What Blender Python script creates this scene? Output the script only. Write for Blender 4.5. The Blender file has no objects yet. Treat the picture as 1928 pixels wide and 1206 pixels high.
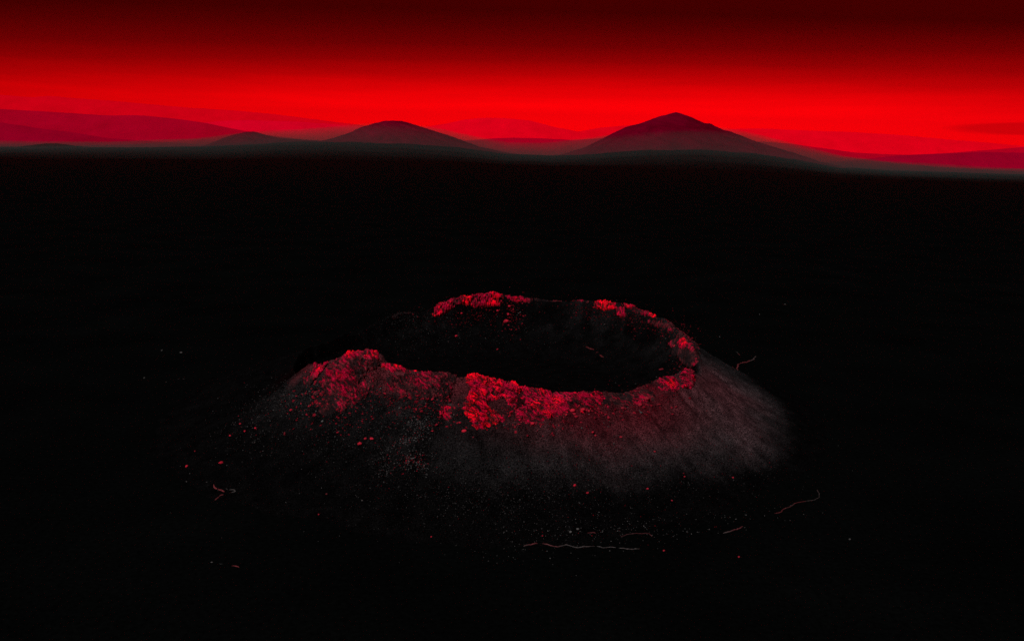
import bpy, math, random
import numpy as np

random.seed(7)
RNG = np.random.default_rng(11)
scene = bpy.context.scene
COL = scene.collection

# ------------------------------------------------------------------ camera
F_PX, PW, PH = 1513.0, 1928.0, 1206.0          # focal length in photo pixels, photo size
CAM_H = 60.0
PITCH = math.radians(11.3)                      # looking down
ROLL = math.radians(1.25)                       # horizon falls to the right
fwd = np.array([0, math.cos(PITCH), -math.sin(PITCH)])
up0 = np.array([0, math.sin(PITCH), math.cos(PITCH)])
rt0 = np.array([1.0, 0, 0])
cr, sr = math.cos(ROLL), math.sin(ROLL)
RT = rt0 * cr + up0 * sr
UP = up0 * cr - rt0 * sr
CAM = np.array([0, 0, CAM_H])
cam = bpy.data.cameras.new("camera")
cam.sensor_width = 36.0
cam.lens = F_PX / PW * 36.0
cam.clip_start = 0.5
cam.clip_end = 400000.0
co = bpy.data.objects.new("camera", cam)
COL.objects.link(co)
import mathutils
M = mathutils.Matrix(((RT[0], UP[0], -fwd[0], CAM[0]), (RT[1], UP[1], -fwd[1], CAM[1]),
                      (RT[2], UP[2], -fwd[2], CAM[2]), (0, 0, 0, 1)))
co.matrix_world = M
scene.camera = co

# ------------------------------------------------------------------ world: red dusk sky
world = bpy.data.worlds.new("World")
scene.world = world
world.use_nodes = True
nt = world.node_tree
nt.nodes.clear()


def N(tree, kind, **kw):
    n = tree.nodes.new(kind)
    for k, v in kw.items():
        if k == 'ins':
            for kk, vv in v.items():
                n.inputs[kk].default_value = vv
        else:
            setattr(n, k, v)
    return n


def mth(tree, op, a, b=None, clamp=False):
    n = tree.nodes.new('ShaderNodeMath')
    n.operation = op
    n.use_clamp = clamp
    for i, v in enumerate((a, b)):
        if v is None:
            continue
        if isinstance(v, (int, float)):
            n.inputs[i].default_value = v
        else:
            tree.links.new(v, n.inputs[i])
    return n.outputs[0]


SUN_DIR = np.array([-0.42, -0.50, 0.76])        # towards the sun: high, behind the camera's left
SUN_DIR /= np.linalg.norm(SUN_DIR)
SUN_EL = math.asin(SUN_DIR[2])
SUN_ROT = math.atan2(SUN_DIR[0], SUN_DIR[1])

tc = N(nt, 'ShaderNodeTexCoord')
sx = N(nt, 'ShaderNodeSeparateXYZ')
nt.links.new(tc.outputs['Generated'], sx.inputs[0])
el = mth(nt, 'MULTIPLY', mth(nt, 'ARCSINE', sx.outputs['Z']), 57.2958)       # elevation in degrees
az = mth(nt, 'MULTIPLY', mth(nt, 'ARCTAN2', sx.outputs['X'], sx.outputs['Y']), 57.2958)
# long flat cloud streaks bend the bands of the glow a little
mp = N(nt, 'ShaderNodeMapping', ins={'Scale': (3.0, 3.0, 55.0)})
nt.links.new(tc.outputs['Generated'], mp.inputs[0])
nz = N(nt, 'ShaderNodeTexNoise', ins={'Scale': 1.6, 'Detail': 5.0, 'Roughness': 0.55})
nt.links.new(mp.outputs[0], nz.inputs['Vector'])
wob = mth(nt, 'MULTIPLY', mth(nt, 'SUBTRACT', nz.outputs[0], 0.5), 1.2)
lowmask = mth(nt, 'SUBTRACT', 1.0, mth(nt, 'MULTIPLY', mth(nt, 'ABSOLUTE', mth(nt, 'SUBTRACT', el, 3.5)), 0.22), clamp=True)
el2 = mth(nt, 'ADD', el, mth(nt, 'MULTIPLY', wob, lowmask))
# the glow sits a little right of centre: further away in azimuth the bands sink
side = mth(nt, 'MULTIPLY', mth(nt, 'POWER', mth(nt, 'ABSOLUTE', mth(nt, 'SUBTRACT', az, 3.0)), 2.0), 0.0011)
el3 = mth(nt, 'ADD', el2, mth(nt, 'MINIMUM', side, 3.0))
ramp = N(nt, 'ShaderNodeValToRGB')
t = mth(nt, 'DIVIDE', mth(nt, 'ADD', el3, 2.0), 22.0, clamp=True)
nt.links.new(t, ramp.inputs[0])
SKY = [(-2, 0.05), (0, 2.6), (2.2, 2.6), (3.6, 2.1), (4.6, 1.13), (5.6, 0.44), (6.6, 0.145), (7.6, 0.038), (8.8, 0.021),
       (10.5, 0.029), (15, 0.02), (20, 0.008)]
cr_ = ramp.color_ramp
cr_.interpolation = 'LINEAR'
while len(cr_.elements) < len(SKY):
    cr_.elements.new(0.5)
for e_, (deg, v) in zip(cr_.elements, SKY):
    e_.position = (deg + 2) / 22.0
for e_, (deg, v) in zip(cr_.elements, SKY):
    e_.color = (v, 0.0, 0.0, 1)
# one lens-shaped cloud bank low on the right
dx = mth(nt, 'DIVIDE', mth(nt, 'SUBTRACT', az, 33.5), 6.5)
dz = mth(nt, 'DIVIDE', mth(nt, 'SUBTRACT', mth(nt, 'ADD', el, mth(nt, 'MULTIPLY', wob, 0.25)), 2.45), 0.45)
dd = mth(nt, 'ADD', mth(nt, 'MULTIPLY', dx, dx), mth(nt, 'MULTIPLY', dz, dz))
cl = mth(nt, 'SUBTRACT', 1.0, mth(nt, 'MULTIPLY', mth(nt, 'MULTIPLY', mth(nt, 'SUBTRACT', 1.0, dd, clamp=True), 2.2, clamp=True), 0.62))
mul = N(nt, 'ShaderNodeVectorMath', operation='SCALE')
nt.links.new(ramp.outputs[0], mul.inputs[0])
nt.links.new(cl, mul.inputs['Scale'])
# a faint physical daylight sky on top of it
sky = N(nt, 'ShaderNodeTexSky', sky_type='NISHITA', sun_disc=False)
sky.sun_elevation = SUN_EL
sky.sun_rotation = SUN_ROT
bg1 = N(nt, 'ShaderNodeBackground', ins={'Strength': 1.0})
nt.links.new(mul.outputs[0], bg1.inputs[0])
tint = N(nt, 'ShaderNodeVectorMath', operation='MULTIPLY')
tint.inputs[1].default_value = (1.0, 0.0, 0.0)
nt.links.new(sky.outputs[0], tint.inputs[0])
bg2 = N(nt, 'ShaderNodeBackground', ins={'Strength': 0.004})
nt.links.new(tint.outputs[0], bg2.inputs[0])
ad = N(nt, 'ShaderNodeAddShader')
nt.links.new(bg1.outputs[0], ad.inputs[0])
nt.links.new(bg2.outputs[0], ad.inputs[1])
wo = N(nt, 'ShaderNodeOutputWorld')
nt.links.new(ad.outputs[0], wo.inputs[0])

# ------------------------------------------------------------------ sun, exposure
sl = bpy.data.lights.new("sun", 'SUN')
sl.energy = 5.0
sl.angle = math.radians(1.0)
sl.color = (1.0, 0.97, 0.94)
so = bpy.data.objects.new("sun", sl)
COL.objects.link(so)
so.rotation_mode = 'QUATERNION'
so.rotation_quaternion = mathutils.Vector(SUN_DIR).to_track_quat('Z', 'Y')
scene.view_settings.view_transform = 'Standard'
scene.view_settings.look = 'None'
scene.view_settings.exposure = 0.0
scene.view_settings.gamma = 1.0
scene.render.engine = 'CYCLES'
scene.cycles.volume_bounces = 0
scene.cycles.max_bounces = 4
scene.cycles.diffuse_bounces = 2
scene.cycles.use_denoising = False


# ------------------------------------------------------------------ projection
def ray(px, py):
    px = np.asarray(px, float); py = np.asarray(py, float)
    u = (px - PW / 2) / F_PX
    v = -(py - PH / 2) / F_PX
    return fwd + u[..., None] * RT + v[..., None] * UP


def project(P):
    D = P - CAM
    z = D @ fwd
    return PW / 2 + F_PX * (D @ RT) / z, PH / 2 - F_PX * (D @ UP) / z


# ------------------------------------------------------------------ noise (numpy)
def _h(*ix, seed=0):
    n = np.full(ix[0].shape, (seed * 7919 + 104729) & 0xFFFFFFFF, np.uint64)
    for k, i in enumerate(ix):
        n = (n ^ (i.astype(np.int64).astype(np.uint64) & np.uint64(0xFFFFFFFF))) * np.uint64(0x9E3779B1 + 2 * k * 7777)
        n = (n ^ (n >> np.uint64(15))) & np.uint64(0xFFFFFFFF)
        n = (n * np.uint64(0x85EBCA77)) & np.uint64(0xFFFFFFFF)
        n = n ^ (n >> np.uint64(13))
    return (n & np.uint64(0xFFFFFF)).astype(float) / 0xFFFFFF


def vnoise(seed, *c):
    i = [np.floor(x) for x in c]
    f = [x - y for x, y in zip(c, i)]
    f = [x * x * x * (x * (x * 6 - 15) + 10) for x in f]
    r = 0
    for k in range(2 ** len(c)):
        w = 1.0; idx = []
        for d in range(len(c)):
            b = (k >> d) & 1
            w = w * (f[d] if b else 1 - f[d])
            idx.append(i[d] + b)
        r = r + w * _h(*idx, seed=seed)
    return r * 2 - 1


def fbm(seed, *c, octaves=4, gain=0.5, lac=2.03):
    a, s, r = 1.0, 0.0, 0
    c = list(c)
    for o in range(octaves):
        r = r + a * vnoise(seed + o * 31, *c)
        s += a
        a *= gain
        c = [x * lac + 13.7 for x in c]
    return r / s


def worley(seed, x, y, z):
    """returns F1, F2 and the id (0..1) of the nearest cell"""
    ix, iy, iz = np.floor(x), np.floor(y), np.floor(z)
    f1 = np.full(x.shape, 9.0); f2 = np.full(x.shape, 9.0); cid = np.zeros(x.shape)
    for a in (-1, 0, 1):
        for b in (-1, 0, 1):
            for c in (-1, 0, 1):
                gx, gy, gz = ix + a, iy + b, iz + c
                px = gx + _h(gx, gy, gz, seed=seed)
                py = gy + _h(gx, gy, gz, seed=seed + 1)
                pz = gz + _h(gx, gy, gz, seed=seed + 2)
                d = np.sqrt((px - x) ** 2 + (py - y) ** 2 + (pz - z) ** 2)
                idd = _h(gx, gy, gz, seed=seed + 3)
                near = d < f1
                f2 = np.where(near, f1, np.minimum(f2, d))
                cid = np.where(near, idd, cid)
                f1 = np.where(near, d, f1)
    return f1, f2, cid


def smooth(a, b, x):
    t_ = np.clip((x - a) / (b - a), 0, 1)
    return t_ * t_ * (3 - 2 * t_)


# ------------------------------------------------------------------ mesh helpers
def mesh_obj(name, V, Q, mat, col=None, flat=False):
    """V (n,3), Q (m,3|4) -> ONE mesh object; col = per-vertex base colour (n,3)"""
    me = bpy.data.meshes.new(name)
    Q = np.asarray(Q, np.int32)
    k = Q.shape[1]
    me.vertices.add(len(V))
    me.vertices.foreach_set('co', np.asarray(V, np.float32).ravel())
    me.loops.add(Q.size)
    me.loops.foreach_set('vertex_index', Q.ravel())
    me.polygons.add(len(Q))
    me.polygons.foreach_set('loop_start', np.arange(0, Q.size, k, dtype=np.int32))
    me.polygons.foreach_set('loop_total', np.full(len(Q), k, np.int32))
    me.polygons.foreach_set('use_smooth', np.full(len(Q), not flat, bool))
    if col is not None:
        at = me.color_attributes.new('soil', 'FLOAT_COLOR', 'POINT')
        c4 = np.ones((len(V), 4), np.float32)
        c4[:, :3] = col
        at.data.foreach_set('color', c4.ravel())
    me.update(calc_edges=True)
    me.validate()
    me.materials.append(mat)
    ob = bpy.data.objects.new(name, me)
    COL.objects.link(ob)
    return ob


def grid_faces(n, m, wrap=False):
    i = np.arange(n if wrap else n - 1)
    j = np.arange(m - 1)
    I, J = np.meshgrid(i, j, indexing='ij')
    I2 = (I + 1) % n
    return np.stack([I * m + J, I2 * m + J, I2 * m + J + 1, I * m + J + 1], -1).reshape(-1, 4)


def outward(o):
    import bmesh
    bm = bmesh.new()
    bm.from_mesh(o.data)
    bmesh.ops.remove_doubles(bm, verts=bm.verts, dist=0.01)
    bmesh.ops.recalc_face_normals(bm, faces=bm.faces)
    bm.to_mesh(o.data)
    bm.free()
    return o


def tag(o, label=None, cat=None, group=None, kind=None):
    if label: o['label'] = label
    if cat: o['category'] = cat
    if group: o['group'] = group
    if kind: o['kind'] = kind
    return o


# ------------------------------------------------------------------ materials
def material(name, base=None, grain=6.0, contrast=0.6, bump=0.0, bump_scale=5.0, coarse=0.0, coarse_scale=0.15, power=1.0):
    m = bpy.data.materials.new(name)
    m.use_nodes = True
    T = m.node_tree
    b = T.nodes['Principled BSDF']
    b.inputs['Roughness'].default_value = 1.0
    b.inputs['Specular IOR Level'].default_value = 0.0
    geo = N(T, 'ShaderNodeTexCoord')
    if base is None:
        at = N(T, 'ShaderNodeAttribute', attribute_name='soil')
        src = at.outputs['Color']
    else:
        rgb = N(T, 'ShaderNodeRGB')
        rgb.outputs[0].default_value = (*base, 1)
        src = rgb.outputs[0]
    n1 = N(T, 'ShaderNodeTexNoise', ins={'Scale': grain, 'Detail': 3.0, 'Roughness': 0.7})
    T.links.new(geo.outputs['Object'], n1.inputs['Vector'])
    g = N(T, 'ShaderNodeMapRange', ins={'From Min': 0.3, 'From Max': 0.7, 'To Min': 1 - contrast, 'To Max': 1 + contrast})
    T.links.new(n1.outputs[0], g.inputs[0])
    fac = mth(T, 'MAXIMUM', g.outputs[0], 0.03)
    if power != 1.0:
        fac = mth(T, 'POWER', fac, power)
    if coarse:
        n2 = N(T, 'ShaderNodeTexNoise', ins={'Scale': coarse_scale, 'Detail': 4.0, 'Roughness': 0.6})
        T.links.new(geo.outputs['Object'], n2.inputs['Vector'])
        g2 = N(T, 'ShaderNodeMapRange', ins={'From Min': 0.3, 'From Max': 0.7, 'To Min': 1 - coarse, 'To Max': 1 + coarse})
        T.links.new(n2.outputs[0], g2.inputs[0])
        fac = mth(T, 'MULTIPLY', fac, g2.outputs[0])
    sc = N(T, 'ShaderNodeVectorMath', operation='SCALE')
    T.links.new(src, sc.inputs[0])
    T.links.new(fac, sc.inputs['Scale'])
    T.links.new(sc.outputs[0], b.inputs['Base Color'])
    if bump:
        n3 = N(T, 'ShaderNodeTexNoise', ins={'Scale': bump_scale, 'Detail': 4.0, 'Roughness': 0.7})
        T.links.new(geo.outputs['Object'], n3.inputs['Vector'])
        bp = N(T, 'ShaderNodeBump', ins={'Strength': 1.0, 'Distance': bump})
        T.links.new(n3.outputs[0], bp.inputs['Height'])
        T.links.new(bp.outputs[0], b.inputs['Normal'])
    return m


def volume(name, color, density, g=0.0):
    m = bpy.data.materials.new(name)
    m.use_nodes = True
    T = m.node_tree
    T.nodes.clear()
    v = N(T, 'ShaderNodeVolumePrincipled')
    v.inputs['Color'].default_value = (*color, 1)
    v.inputs['Density'].default_value = density
    v.inputs['Anisotropy'].default_value = g
    o = N(T, 'ShaderNodeOutputMaterial')
    T.links.new(v.outputs[0], o.inputs['Volume'])
    return m


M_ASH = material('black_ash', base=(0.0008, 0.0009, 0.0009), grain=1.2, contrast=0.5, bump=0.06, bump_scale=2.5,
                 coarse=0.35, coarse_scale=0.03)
M_SOIL = material('cinder_soil', grain=4.6, contrast=1.7, bump=0.14, bump_scale=2.2, coarse=0.5, coarse_scale=0.33)
M_ROCK = material('oxidised_rock', grain=4.5, contrast=0.8, bump=0.2, bump_scale=4.0, coarse=0.35, coarse_scale=0.3)
M_STONE = material('loose_stone', grain=3.0, contrast=0.35, bump=0.04, bump_scale=5.0)
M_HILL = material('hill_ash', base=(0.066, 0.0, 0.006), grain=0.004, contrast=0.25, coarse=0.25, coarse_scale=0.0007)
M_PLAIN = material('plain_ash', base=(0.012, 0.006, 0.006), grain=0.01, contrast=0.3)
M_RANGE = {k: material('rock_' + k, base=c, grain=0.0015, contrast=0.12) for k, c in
           {'maroon_haze': (0.18, 0.0, 0.013), 'crimson_haze': (0.23, 0.0, 0.014), 'scarlet_haze': (0.58, 0.0, 0.020), 'light_scarlet_haze': (0.70, 0.0, 0.013)}.items()}  # brighter red with distance: haze glow put into the rock colour

# ------------------------------------------------------------------ crater: height field around its centre
CC = np.array([-3.0, 198.0])
R0 = 50.0
# azimuth (deg, counted from +x), crest height
CREST = [(-180, 10.5), (-165, 10.2), (-156, 10.8), (-149, 12.2), (-145, 15.6), (-141, 16.6), (-136, 17.0), (-128, 20.4), (-121, 22.2), (-117, 21.8),
         (-115.5, 20.4), (-112, 19.9), (-106, 19.2), (-100, 19.4), (-97, 18.9), (-94, 19.6), (-90, 19.0), (-86, 18.2),
         (-84, 17.3), (-82, 17.1), (-77, 16.2), (-71, 15.7), (-66, 15.6), (-60, 15.1), (-53, 15.4), (-47, 16.2), (-43, 15.5),
         (-37, 16.0), (-33, 15.4), (-29, 14.0), (-20, 12.2), (-10, 11.8), (-2, 12.6), (5, 14.6), (17, 16.2), (25, 17.1), (31, 17.7), (41, 19.1),
         (50, 18.8), (56, 18.6), (64, 18.2), (74, 17.7), (83, 18.1), (92, 19.0), (105, 18.0), (112, 16.8), (115, 15.0), (120, 13.9),
         (130, 14.1), (134, 12.6), (142, 11.2), (150, 10.8), (165, 10.6), (180, 10.5)]
CA = np.radians([c[0] for c in CREST]); CZ = np.array([c[1] for c in CREST])
FLOOR_Z = 3.0


def crater_h(X, Y, detail=True):
    """terrain height, X/Y world"""
    x, y = X - CC[0], Y - CC[1]
    r = np.hypot(x, y)
    phi = np.arctan2(y, x)
    rw = R0 + 1.2 * fbm(5, np.cos(phi) * 3.1, np.sin(phi) * 3.1, octaves=3)
    zc = np.interp(phi, CA, CZ) + 0.35 * fbm(9, x * 0.35, y * 0.35, octaves=3)
    # outer flank
    width = 29 + 3.5 * fbm(21, np.cos(phi) * 1.7, np.sin(phi) * 1.7, octaves=2)
    s = np.clip((r - rw) / width, 0, 1.35)
    rill = fbm(33, phi * 16, r * 0.03, octaves=3) * smooth(0, 0.25, s) * (1 - smooth(0.7, 1.1, s))
    front = np.where(s < 1, (1 - s) ** 1.32, 0)
    zo = zc * front + 0.95 * rill - 0.8 * smooth(0.95, 1.3, s)
    gphi = math.radians(-98.5) - 0.0022 * (r - 50)       # one deep gully down the near flank
    gul = np.exp(-((phi - gphi) * r / 1.6) ** 2) * smooth(-0.02, 0.06, s) * (1 - smooth(0.55, 0.9, s))
    zo = zo - 1.9 * gul
    # inner wall: a broken cliff, then a talus, then the floor
    q = np.clip((rw - r) / 17.0, 0, 1)
    wall = 0.30 * smooth(0.0, 0.16, q) + 0.70 * (1 - (1 - q) ** 1.6)
    zi = zc + (FLOOR_Z - zc) * np.clip(wall, 0, 1)
    k = smooth(-0.5, 0.5, r - rw)
    z = zi * (1 - k) + zo * k
    if detail:
        lum = fbm(41, x * 0.16, y * 0.16, octaves=3) * 0.55
        fine = fbm(47, x * 0.9, y * 0.9, octaves=4, gain=0.6) * 0.22
        on = smooth(33, 40, r) * (1 - smooth(70, 84, r))
        z = z + (lum + fine) * (0.25 + 0.75 * on)
    return z


APRON = np.array([(-500, 272), (-200, 275), (0, 277), (250, 277), (385, 276), (520, 268), (640, 266), (760, 268), (860, 276), (950, 289), (1040, 293),
                  (1120, 288), (1220, 278), (1320, 276), (1420, 284), (1500, 299), (1580, 314), (1680, 321), (1780, 324), (1928, 329), (2500, 341)], float)
AX, AZ = [], []
for q_ in APRON:
    d_ = ray(q_[0], q_[1])
    AX.append(d_[0] / d_[1]); AZ.append(max(0.0, CAM_H + d_[2] * 11800.0 / d_[1]))


def apron(X, Y):
    """the plain swells gently towards the foot of the hills"""
    s_ = X / np.maximum(Y, 2000.0)
    a_ = np.interp(s_, AX, AZ)
    up_ = np.clip((Y - 2600) / 9200, 0, 1)
    return a_ * (0.5 * up_ + 0.5 * up_ ** 2) * (1 - smooth(12200, 14200, Y)) * (Y > 2600)


def ground_h(X, Y):
    d = np.hypot(X - CC[0], Y - CC[1])
    a = smooth(60, 200, d)
    return (0.12 * fbm(61, X * 0.25, Y * 0.25, octaves=3) * (1 - smooth(300, 800, d)) + 0.5 * a * fbm(63, X * 0.02, Y * 0.02, octaves=3)
            + 5.0 * smooth(500, 3000, d) * fbm(67, X * 0.0011, Y * 0.0016, octaves=4)
            + apron(X, Y) * (1 + 0.10 * fbm(69, X * 0.0009, Y * 0.0014, octaves=3)))


def surf_h(X, Y):
    return np.maximum(crater_h(X, Y), np.where(np.hypot(X - CC[0], Y - CC[1]) > 60, ground_h(X, Y), -5))


def on_surface(px, py):
    """where the line of sight through a photo pixel meets the terrain"""
    d = ray(px, py)
    d = d / np.linalg.norm(d, axis=-1, keepdims=True)
    tt = np.full(d.shape[:-1], 60.0)
    hit = np.zeros(tt.shape, bool)
    step = 1.2
    act = np.arange(tt.size)
    fd, ft = d.reshape(-1, 3), tt.reshape(-1)
    for _ in range(900):
        P = CAM + fd[act] * ft[act][:, None]
        act = act[P[:, 2] >= surf_h(P[:, 0], P[:, 1])]
        if len(act) == 0:
            break
        ft[act] += step
    lo, hi = ft - step, ft.copy()
    for _ in range(7):
        mid = (lo + hi) / 2
        P = CAM + fd * mid[:, None]
        b_ = P[:, 2] < surf_h(P[:, 0], P[:, 1])
        hi = np.where(b_, mid, hi); lo = np.where(b_, lo, mid)
    P = (CAM + fd * hi[:, None]).reshape(d.shape)
    P[..., 2] = surf_h(P[..., 0], P[..., 1])
    return P


# --- soil colours: ash and cinder by place, with uneven light on the flanks painted in
def soil_lit_colour(X, Y, Z):
    x, y = X - CC[0], Y - CC[1]
    r = np.hypot(x, y)
    ph = np.degrees(np.arctan2(y, x))
    n = fbm(71, x * 0.07, y * 0.07, octaves=4)
    n2 = fbm(73, x * 0.35, y * 0.35, octaves=3)
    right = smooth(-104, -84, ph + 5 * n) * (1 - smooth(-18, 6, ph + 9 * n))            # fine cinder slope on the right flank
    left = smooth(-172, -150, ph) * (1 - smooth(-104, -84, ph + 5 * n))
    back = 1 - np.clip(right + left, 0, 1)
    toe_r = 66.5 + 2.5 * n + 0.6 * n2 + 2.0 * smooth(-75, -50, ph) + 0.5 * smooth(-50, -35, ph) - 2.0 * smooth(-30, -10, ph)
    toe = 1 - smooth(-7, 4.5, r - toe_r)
    lit_grav = (right * (0.0075 + 0.0080 * smooth(-92, -62, ph + 4 * n) + 0.003 * smooth(-60, -42, ph)) + left * 0.0026 * smooth(-160, -140, ph) + back * (0.0032 + 0.0035 * smooth(-30, -5, ph) * (1 - smooth(15, 45, ph)) - 0.0020 * smooth(60, 110, np.where(ph < -150, 180, ph)))) * (1 + 0.45 * n)  # light on the right flank, dimness left and behind, put into gravel tone
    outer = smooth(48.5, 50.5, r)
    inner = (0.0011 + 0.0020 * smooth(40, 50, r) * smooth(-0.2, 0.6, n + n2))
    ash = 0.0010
    amount = outer * (toe * lit_grav + (1 - toe) * ash) + (1 - outer) * np.where(r < 36, ash, inner)
    amount = np.maximum(amount, 0.0009)
    # red cinder close under the crest, strongest on the right half of the near flank
    red = outer * (1 - smooth(2, 15, r - R0 + 3 * n)) * right * (1 - 0.75 * smooth(-55, -38, ph)) + outer * left * (1 - smooth(1.5, 7, r - R0 + 3 * n2))
    amount = amount + 0.012 * outer * left * (1 - smooth(0.5, 7, r - R0 + 3 * n2)) * smooth(-150, -138, ph)
    brown = right * outer * toe * 0.95 * smooth(-92, -66, ph) * smooth(-0.5, 0.5, n + 0.4)
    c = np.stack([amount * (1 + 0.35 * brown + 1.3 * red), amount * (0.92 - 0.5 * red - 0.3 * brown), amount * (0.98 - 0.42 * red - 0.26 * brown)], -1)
    return c


nphi, rs = 1500, np.concatenate([np.linspace(0.5, 30, 40), np.linspace(30.5, 80, 330), np.linspace(80.5, 98, 30)])
PHI = np.linspace(-math.pi, math.pi, nphi, endpoint=False)
A_, R_ = np.meshgrid(PHI, rs, indexing='ij')
X_, Y_ = CC[0] + R_ * np.cos(A_), CC[1] + R_ * np.sin(A_)
Z_ = crater_h(X_, Y_)
V = np.stack([X_, Y_, Z_], -1).reshape(-1, 3)
V = np.vstack([V, [[CC[0], CC[1], FLOOR_Z]]])
cs = np.vstack([soil_lit_colour(X_, Y_, Z_).reshape(-1, 3), [[0.003, 0.003, 0.003]]])
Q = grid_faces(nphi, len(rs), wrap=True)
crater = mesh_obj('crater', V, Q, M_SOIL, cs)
tag(crater, kind='structure')

# ------------------------------------------------------------------ ground sheet out to the horizon
rr = np.concatenate([np.linspace(58, 240, 150), np.geomspace(242, 90000, 190)])
ph = np.linspace(-math.pi, math.pi, 720, endpoint=False)
A_, R_ = np.meshgrid(ph, rr, indexing='ij')
X_, Y_ = CC[0] + R_ * np.cos(A_), CC[1] + R_ * np.sin(A_)
Z_ = ground_h(X_, Y_)
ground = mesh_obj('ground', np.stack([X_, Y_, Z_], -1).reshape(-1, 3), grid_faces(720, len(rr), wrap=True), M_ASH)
tag(ground, kind='structure')


# ------------------------------------------------------------------ hills and far ranges
def crest_z(px, py, D):
    d = ray(px, py)
    t_ = D / d[..., 1]
    return CAM[0] + d[..., 0] * t_, CAM_H + d[..., 2] * t_


def ridge(name, pts, D, mat, widths=(2.6, 2.6), rough=0.02, nx=420, ny=90, seed=1, cut=0.0):
    """a long range: the traced crest at distance D, falling to the plain before and behind it"""
    pts = np.array(pts, float)
    xs, zs = crest_z(pts[:, 0], pts[:, 1], D)
    o = np.argsort(xs); xs, zs = xs[o], zs[o]
    gx = np.linspace(xs[0], xs[-1], nx)
    # rounded interpolation of the crest
    cz = np.interp(gx, xs, zs)
    ker = np.hanning(15); ker /= ker.sum()
    cz = np.convolve(np.pad(cz, 7, mode='edge'), ker, mode='valid')
    hmax = cz.max()
    cz = cz + hmax * rough * fbm(seed, gx / hmax * 1.3, gx * 0, octaves=4)
    w = np.linspace(-1, 1, ny)
    G, W = np.meshgrid(gx, w, indexing='ij')
    Cz = np.repeat(cz[:, None], ny, 1)
    wid = np.where(W < 0, widths[0], widths[1]) * hmax
    prof = (1 - np.abs(W)) ** 1.15
    spur = fbm(seed + 5, G / hmax * 0.9, W * 1.3, octaves=4) * 0.16 * hmax * np.abs(W) * (1 - np.abs(W)) * 2
    Zz = Cz * prof + spur - 30 * np.abs(W) ** 3 - 5
    Yy = D + W * wid
    return mesh_obj(name, np.stack([G, Yy, Zz], -1).reshape(-1, 3), grid_faces(nx, ny), mat)


def cone_hill(name, pts, D, mat, seed=1, n=260, flat=0.0):
    """a volcanic hill: its traced left and right profile turned round its summit"""
    pts = np.array(pts, float)
    xs, zs = crest_z(pts[:, 0], pts[:, 1], D)
    k = int(np.argmax(zs))
    xc, zt = xs[k], zs[k]
    lx, lz = (xc - xs[:k + 1])[::-1], zs[:k + 1][::-1]
    rx, rz = xs[k:] - xc, zs[k:]
    Rm = max(lx[-1], rx[-1]) * 1.25
    a = np.linspace(-math.pi, math.pi, 360, endpoint=False)
    r = np.linspace(0, 1, 120) ** 1.15 * Rm
    A, R = np.meshgrid(a, r, indexing='ij')
    def prof(R, x, z):
        out = np.interp(R, x, z)
        sl = (z[-2] - z[-1]) / (x[-1] - x[-2] + 1e-6)
        return np.where(R > x[-1], z[-1] - (R - x[-1]) * max(sl, 0.02), out)
    wr = 0.5 + 0.5 * np.cos(A)
    wr = smooth(0, 1, wr)
    Z = prof(R, rx, rz) * wr + prof(R, lx, lz) * (1 - wr)
    Xx, Yy = xc + R * np.cos(A), D + R * np.sin(A)
    Z = Z + zt * 0.06 * fbm(seed, A * 6 * np.minimum(1, R / Rm * 3), R / Rm * 3, octaves=4) * smooth(0, 0.3, R / Rm) * np.abs(np.sin(A))
    Z = Z + zt * 0.012 * fbm(seed + 3, Xx / zt * 9, Yy / zt * 9, octaves=4)
    return mesh_obj(name, np.stack([Xx, Yy, Z], -1).reshape(-1, 3), grid_faces(360, 120, wrap=True), mat)


HD = 12000.0
hills = [
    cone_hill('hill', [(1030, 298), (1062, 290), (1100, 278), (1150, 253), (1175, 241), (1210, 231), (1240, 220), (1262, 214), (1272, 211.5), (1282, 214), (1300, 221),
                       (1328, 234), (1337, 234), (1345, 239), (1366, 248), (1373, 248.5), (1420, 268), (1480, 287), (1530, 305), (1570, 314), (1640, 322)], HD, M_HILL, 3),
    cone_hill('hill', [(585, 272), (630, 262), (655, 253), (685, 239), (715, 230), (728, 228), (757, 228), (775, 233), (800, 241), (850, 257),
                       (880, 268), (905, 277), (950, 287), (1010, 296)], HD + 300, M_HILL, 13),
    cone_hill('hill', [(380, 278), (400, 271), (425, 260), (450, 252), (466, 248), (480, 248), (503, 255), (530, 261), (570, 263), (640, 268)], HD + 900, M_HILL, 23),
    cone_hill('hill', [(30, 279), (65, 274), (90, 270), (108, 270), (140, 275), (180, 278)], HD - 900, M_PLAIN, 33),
]
for h in hills:
    tag(h, kind='structure')
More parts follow.
